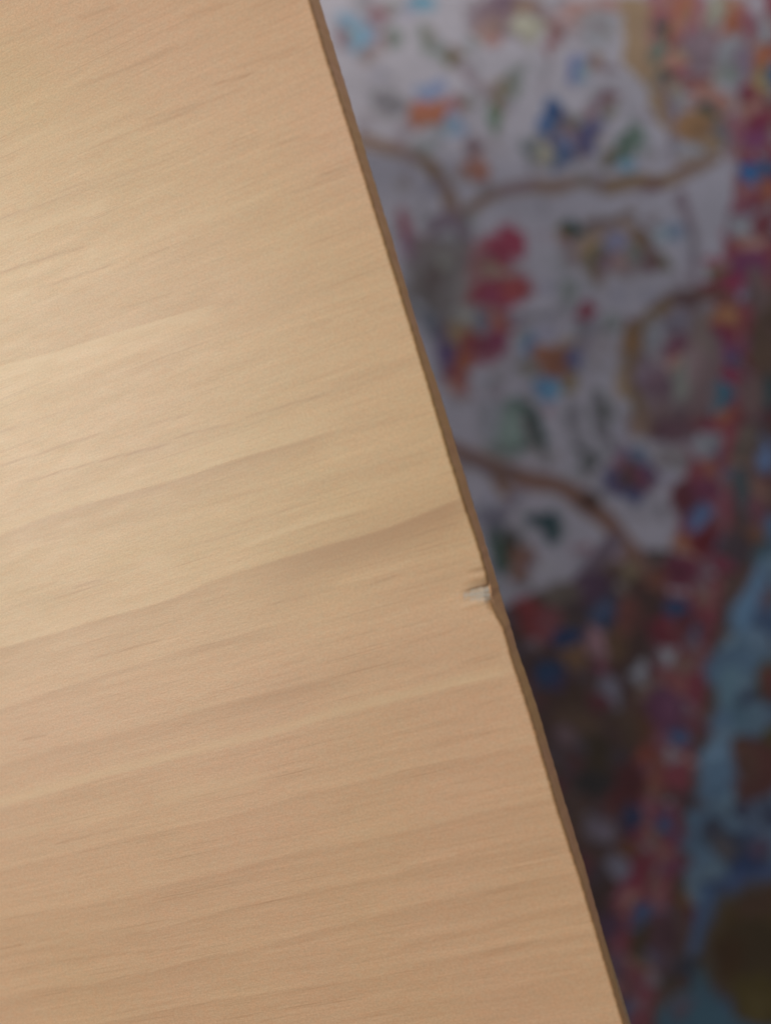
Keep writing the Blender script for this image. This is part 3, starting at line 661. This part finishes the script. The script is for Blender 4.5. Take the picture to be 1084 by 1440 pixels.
# dents at the chip, depth in mm as a function of the picture position
q1 = py - (804 - (px - 664) * 0.14); q2 = py - (829 - (px - 664) * 0.22)
f1 = sstep(650, 684, px); f2 = sstep(646, 672, px)
near = np.exp(-((py - 826) / 60.) ** 2) * sstep(560, 600, px)
dz = -0.30 * np.exp(-(q1 / 4.0) ** 2) * f1 + 0.08 * np.exp(-((q1 - 8) / 5.) ** 2) * f1
dz += -0.42 * np.exp(-((q1 - 19) / 7.) ** 2) * f1 * sstep(26, 20, q1)
dz += np.where((q2 > -3) & (q2 < 22), -0.75 * sstep(-3, 1.5, q2) * (1 - np.clip((q2 - 1.5) / 17., 0, 1)) ** 1.0, 0) * f2
dz += 0.09 * np.exp(-((q2 - 22) / 4.) ** 2) * sstep(640, 660, px)
dz += -0.16 * near * sstep(672, 700, px) * np.exp(-((py - 838) / 22.) ** 2)
r = np.random.RandomState(4)
rag = 3.0 * np.sin(px * .55) + 2.0 * np.sin(px * 1.3 + 1) + 4 * (vnoise((1, 4000), (1, 500), 5)[0])[np.clip((py * 3).astype(int) % 4000, 0, 3999)]
wedge = np.clip((px - 654) / 36., 0, 1)
torn = sstep(646, 668, px + rag * 1.4) * sstep(-1.0, 3, q2 + rag * .2) * sstep(1.35, .6, (q2 - rag * .45) / (11 + 8 * wedge)) * (px < 705)
dz += torn * 0.11 * (r.rand(len(px)) - .5)
dz += torn * 0.10 * np.sin(q2 * 2.4 + px * .11)
V[:, 2] += np.where(kind <= 1, dz * 1e-3 * 1.0, 0)
# figure
g = np.zeros(len(V), np.float32)
top = kind <= 1
ip = np.where(top & (px > -120) & (py > -120) & (py < 1560))[0]
g[ip] = grain_fields(px[ip], py[ip])
torn2 = np.clip(torn * top, 0, 1)
shade_tint = np.clip(np.exp(-(q1 / 3.4) ** 2) * f1 * .5 + np.exp(-((q1 - 19) / 8.) ** 2) * f1 * .42 + np.exp(-((q2 + 1.6) / 2.6) ** 2) * f2 * .75, 0, 1) * top * (px < 694)  # shade of the chip's grooves and hollow, painted as dark colour
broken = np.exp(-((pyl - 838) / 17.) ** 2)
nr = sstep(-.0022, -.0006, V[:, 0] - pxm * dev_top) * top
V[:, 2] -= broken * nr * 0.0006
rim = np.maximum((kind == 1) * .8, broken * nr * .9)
cols = np.stack([np.clip(.5 + .5 * g, 0, 1), torn2, np.clip(rim, 0, 1)], 1)

wm, nt, b = node_mat("varnished_pale_wood")
at = N(nt, 'ShaderNodeAttribute', attribute_name='figure')
sep = N(nt, 'ShaderNodeSeparateColor'); lk(nt, at.outputs['Color'], sep.inputs[0])
at2 = N(nt, 'ShaderNodeAttribute', attribute_name='shade_tint')
vl = mapped(nt, (9, 60, 1)); vf = mapped(nt, (60, 1500, 60)); vb = mapped(nt, (380, 1300, 400)); vi = mapped(nt, (1, 1, 1))
big = noise(nt, vl, 1.0, 3, 0.55, 0.4)
fib = noise(nt, vf, 1.0, 3, 0.6)
med = noise(nt, mapped(nt, (14, 330, 10)), 1.0, 4, 0.6, 0.3)
hue = noise(nt, vi, 11, 2, 0.5)
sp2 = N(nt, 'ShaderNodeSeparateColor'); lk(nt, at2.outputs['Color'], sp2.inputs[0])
c0 = mixc(nt, mathn(nt, 'ADD', sp2.outputs[1], ramp(nt, hue, (.3, .7, -.25, .25))), (0.486, 0.335, 0.172), (0.515, 0.328, 0.198))
c1 = mixc(nt, ramp(nt, big, (.25, .75, 0, 1)), mixc(nt, 1.0, c0, (0.965, 0.96, 0.955), 'MULTIPLY'), mixc(nt, 1.0, c0, (1.03, 1.03, 1.03), 'MULTIPLY'))
c2 = mixc(nt, 1.0, c1, mixc(nt, ramp(nt, med, (.25, .75, 0, 1)), (0.96, 0.955, 0.945), (1.035, 1.035, 1.035)), 'MULTIPLY')
gran = noise(nt, mapped(nt, (1300, 1700, 900)), 1.0, 2, 0.6)
c2 = mixc(nt, 1.0, c2, mixc(nt, ramp(nt, gran, (.3, .7, 0, 1)), (0.87, 0.86, 0.845), (1.11, 1.115, 1.125)), 'MULTIPLY')
gran2 = noise(nt, mapped(nt, (420, 620, 400), (3, 1, 0)), 1.0, 2, 0.6)
c2 = mixc(nt, 1.0, c2, mixc(nt, ramp(nt, gran2, (.3, .7, 0, 1)), (1.025, 0.97, 0.94), (0.975, 1.02, 1.04)), 'MULTIPLY')
ring = noise(nt, mapped(nt, (2.2, 125, 1)), 1.0, 2, 0.5, 0.15)
c2 = mixc(nt, ramp(nt, ring, (.52, .75, 0, .16)), c2, (0.355, 0.215, 0.110))
c2 = mixc(nt, 1.0, c2, mixc(nt, ramp(nt, fib, (.25, .75, 0, 1)), (0.93, 0.92, 0.90), (1.06, 1.06, 1.06)), 'MULTIPLY')
pore = noise(nt, mapped(nt, (17, 1900, 60), (.3, .1, 0)), 1.0, 2, 0.55)
pmask = noise(nt, mapped(nt, (30, 90, 1), (5, 2, 0)), 1.0, 2, 0.5)
pf = mathn(nt, 'MULTIPLY', ramp(nt, pore, (.60, .74, 0, 1)), ramp(nt, pmask, (.44, .64, 0, .60)))
c2 = mixc(nt, pf, c2, (0.30, 0.165, 0.078))
gs = mathn(nt, 'SUBTRACT', sep.outputs[0], 0.5)
dark = mathn(nt, 'MINIMUM', mathn(nt, 'MULTIPLY', mathn(nt, 'MAXIMUM', mathn(nt, 'MULTIPLY', gs, -1.0), 0.0), 2.0), 1.0)
lite = mathn(nt, 'MULTIPLY', mathn(nt, 'MAXIMUM', gs, 0.0), 2.0)
c3 = mixc(nt, mathn(nt, 'MULTIPLY', dark, 0.72), c2, (0.29, 0.150, 0.066))
c4 = mixc(nt, mathn(nt, 'MULTIPLY', lite, 0.55), c3, (0.585, 0.44, 0.255))
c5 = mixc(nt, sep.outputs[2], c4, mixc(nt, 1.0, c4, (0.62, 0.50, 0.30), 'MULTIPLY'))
c6 = mixc(nt, mathn(nt, 'MULTIPLY', sp2.outputs[0], 0.75), c5, (0.17, 0.10, 0.05))  # painted groove shade mixed in as dark brown
tn = noise(nt, mapped(nt, (500, 2600, 800)), 1.0, 3, 0.6)
tk = noise(nt, mapped(nt, (260, 2300, 500), (1, 4, 2)), 1.0, 2, 0.6)
c7 = mixc(nt, mathn(nt, 'MULTIPLY', sep.outputs[1], ramp(nt, tk, (.36, .56, .25, 1))), c6, mixc(nt, tn, (0.31, 0.265, 0.205), (0.60, 0.56, 0.49)))
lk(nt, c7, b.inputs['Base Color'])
rr = ramp(nt, noise(nt, mapped(nt, (60, 260, 1)), 1.0, 3, .6), (.3, .7, .41, .45))
lk(nt, mathn(nt, 'ADD', rr, mathn(nt, 'MULTIPLY', sep.outputs[1], .4)), b.inputs['Roughness'])
b.inputs['Specular IOR Level'].default_value = 0.52
h1 = noise(nt, vb, 1.0, 2, 0.5)
h2 = noise(nt, mapped(nt, (1300, 1700, 900)), 1.0, 2, 0.6)
hh = mathn(nt, 'ADD', mathn(nt, 'MULTIPLY', h1, 0.06), mathn(nt, 'MULTIPLY', h2, 0.7))
bp = N(nt, 'ShaderNodeBump')
bp.inputs['Strength'].default_value = 0.26
bp.inputs['Distance'].default_value = 0.00022
lk(nt, hh, bp.inputs['Height']); lk(nt, bp.outputs['Normal'], b.inputs['Normal'])

me = grid_mesh("tabletop", V - TL, len(prof), len(ys), close_u=True)
set_col(me, 'figure', cols)
pink = np.clip(sstep(820, 1080, py + .25 * px) + sstep(300, 60, py - .5 * (px - 300)), 0, 1)     # redder tone towards both sides
set_col(me, 'shade_tint', np.stack([shade_tint, .15 + .75 * pink, shade_tint], 1))
tabletop = link("tabletop", me, wm, table)
tabletop["label"] = "pale straight-grained varnished board with chipped edge"
# end caps of the board
n = len(prof)
import bmesh
bm = bmesh.new(); bm.from_mesh(me)
bm.verts.ensure_lookup_table()
bm.faces.new([bm.verts[i] for i in range(n)])
bm.faces.new([bm.verts[(len(ys) - 1) * n + i] for i in range(n)][::-1])
bm.to_mesh(me); bm.free()

# edge band: brown strip glued on the end grain
em, nt, b = node_mat("brown_end_grain")
e1 = noise(nt, mapped(nt, (300, 120, 900)), 1.0, 4, .6)
e2 = noise(nt, mapped(nt, (1, 45, 20)), 1.0, 3, .6)
ce = mixc(nt, ramp(nt, e1, (.3, .7, 0, 1)), (0.54, 0.275, 0.14), (0.66, 0.37, 0.20))
ce = mixc(nt, ramp(nt, e2, (.4, .75, 0, .8)), ce, (0.62, 0.37, 0.13))
lk(nt, ce, b.inputs['Base Color'])
b.inputs['Roughness'].default_value = 0.55
side = np.where(prof[:, 2] == 2)[0]
G = V.reshape(len(ys), n, 3)
ysel = np.arange(0, len(ys), 4)
outer = G[ysel][:, side].copy(); outer[..., 0] += 0.00025
inner_t = G[ysel][:, side[:1]].copy(); inner_t[..., 0] -= 0.0003
inner_b = G[ysel][:, side[-1:]].copy(); inner_b[..., 0] -= 0.0003
eb = np.concatenate([inner_t, outer, inner_b], 1)
band = link("edge_band", grid_mesh("edge_band", eb.reshape(-1, 3) - TL, eb.shape[1], eb.shape[0], close_u=True), em, tabletop)
band["label"] = "dark brown narrow side face of the board"

# torn fibres standing in the chip
sm, nt, b = node_mat("torn_bare_wood")
s1 = noise(nt, mapped(nt, (500, 3000, 900)), 1.0, 2, .5)
lk(nt, mixc(nt, s1, (0.36, 0.315, 0.25), (0.58, 0.54, 0.47)), b.inputs['Base Color'])
b.inputs['Roughness'].default_value = 0.85
rs_ = random.Random(2)
for (xa, yA, xb, yB, w, lift) in ((661, 836, 686, 830.5, .9, .05), (668, 839.5, 689, 835, 1.1, .02), (664, 843.5, 682, 840, .8, .06), (675, 845, 690, 841.5, 1.0, .03)):
    A_, B_ = unproj(np.array(float(xa)), np.array(float(yA)), TOP), unproj(np.array(float(xb)), np.array(float(yB)), TOP)
    rings = []
    for k in range(7):
        t = k / 6
        c = A_ * (1 - t) + B_ * t
        hw = w * 0.00023 * (0.25 + math.sin(math.pi * min(1, t * .8 + .1))) * .5
        zc = -0.00030 + lift * 1e-3 + 0.00018 * math.sin(t * 3 + lift * 30)
        if yA < 820:
            zc = -0.00012
        for a in range(6):
            ang = a * math.pi / 3
            rings.append((c[0], c[1] + hw * math.cos(ang) + rs_.uniform(-.00003, .00003), c[2] + zc + hw * .7 * math.sin(ang)))
    link("splinter", grid_mesh("splinter", np.array(rings) - TL, 6, 7, close_u=True), sm, tabletop)


# underframe, out of the picture but carrying the board
def box(name, lo, hi, mat, parent, taper=0.0):
    lo, hi = np.array(lo) - TL, np.array(hi) - TL
    bm = bmesh.new()
    c = (lo + hi) / 2
    vs = []
    for z, k in ((lo[2], 1 - taper), (hi[2], 1.0)):
        for sx, sy in ((-1, -1), (1, -1), (1, 1), (-1, 1)):
            vs.append(bm.verts.new((c[0] + sx * (hi[0] - lo[0]) / 2 * k, c[1] + sy * (hi[1] - lo[1]) / 2 * k, z)))
    bm.faces.new(vs[3::-1]); bm.faces.new(vs[4:])
    for i in range(4):
        j = (i + 1) % 4
        bm.faces.new((vs[i], vs[j], vs[4 + j], vs[4 + i]))
    bmesh.ops.bevel(bm, geom=bm.edges[:], offset=.003, segments=2, affect='EDGES')
    m_ = bpy.data.meshes.new(name); bm.to_mesh(m_); bm.free()
    return link(name, m_, mat, parent)


um, nt, b = node_mat("plain_table_wood")
u1 = noise(nt, mapped(nt, (60, 60, 4)), 1.0, 4, .6)
lk(nt, mixc(nt, u1, (0.33, 0.21, 0.12), (0.43, 0.29, 0.17)), b.inputs['Base Color'])
b.inputs['Roughness'].default_value = 0.5
zb = TOP - THICK - .001
lx0, lx1, ly0, ly1 = TX0 + .13, -.20, TY0 + .10, TY1 - .10
for x in (lx0, lx1):
    for y in (ly0, ly1):
        box("leg", (x - .022, y - .022, RUG_Z + .001), (x + .022, y + .022, zb), um, table, .3)
for x in (lx0, lx1):
    box("apron", (x - .009, ly0 + .024, zb - .06), (x + .009, ly1 - .024, zb - .001), um, table)
for y in (ly0, ly1):
    box("apron", (lx0 + .024, y - .009, zb - .06), (lx1 - .024, y + .009, zb - .001), um, table)
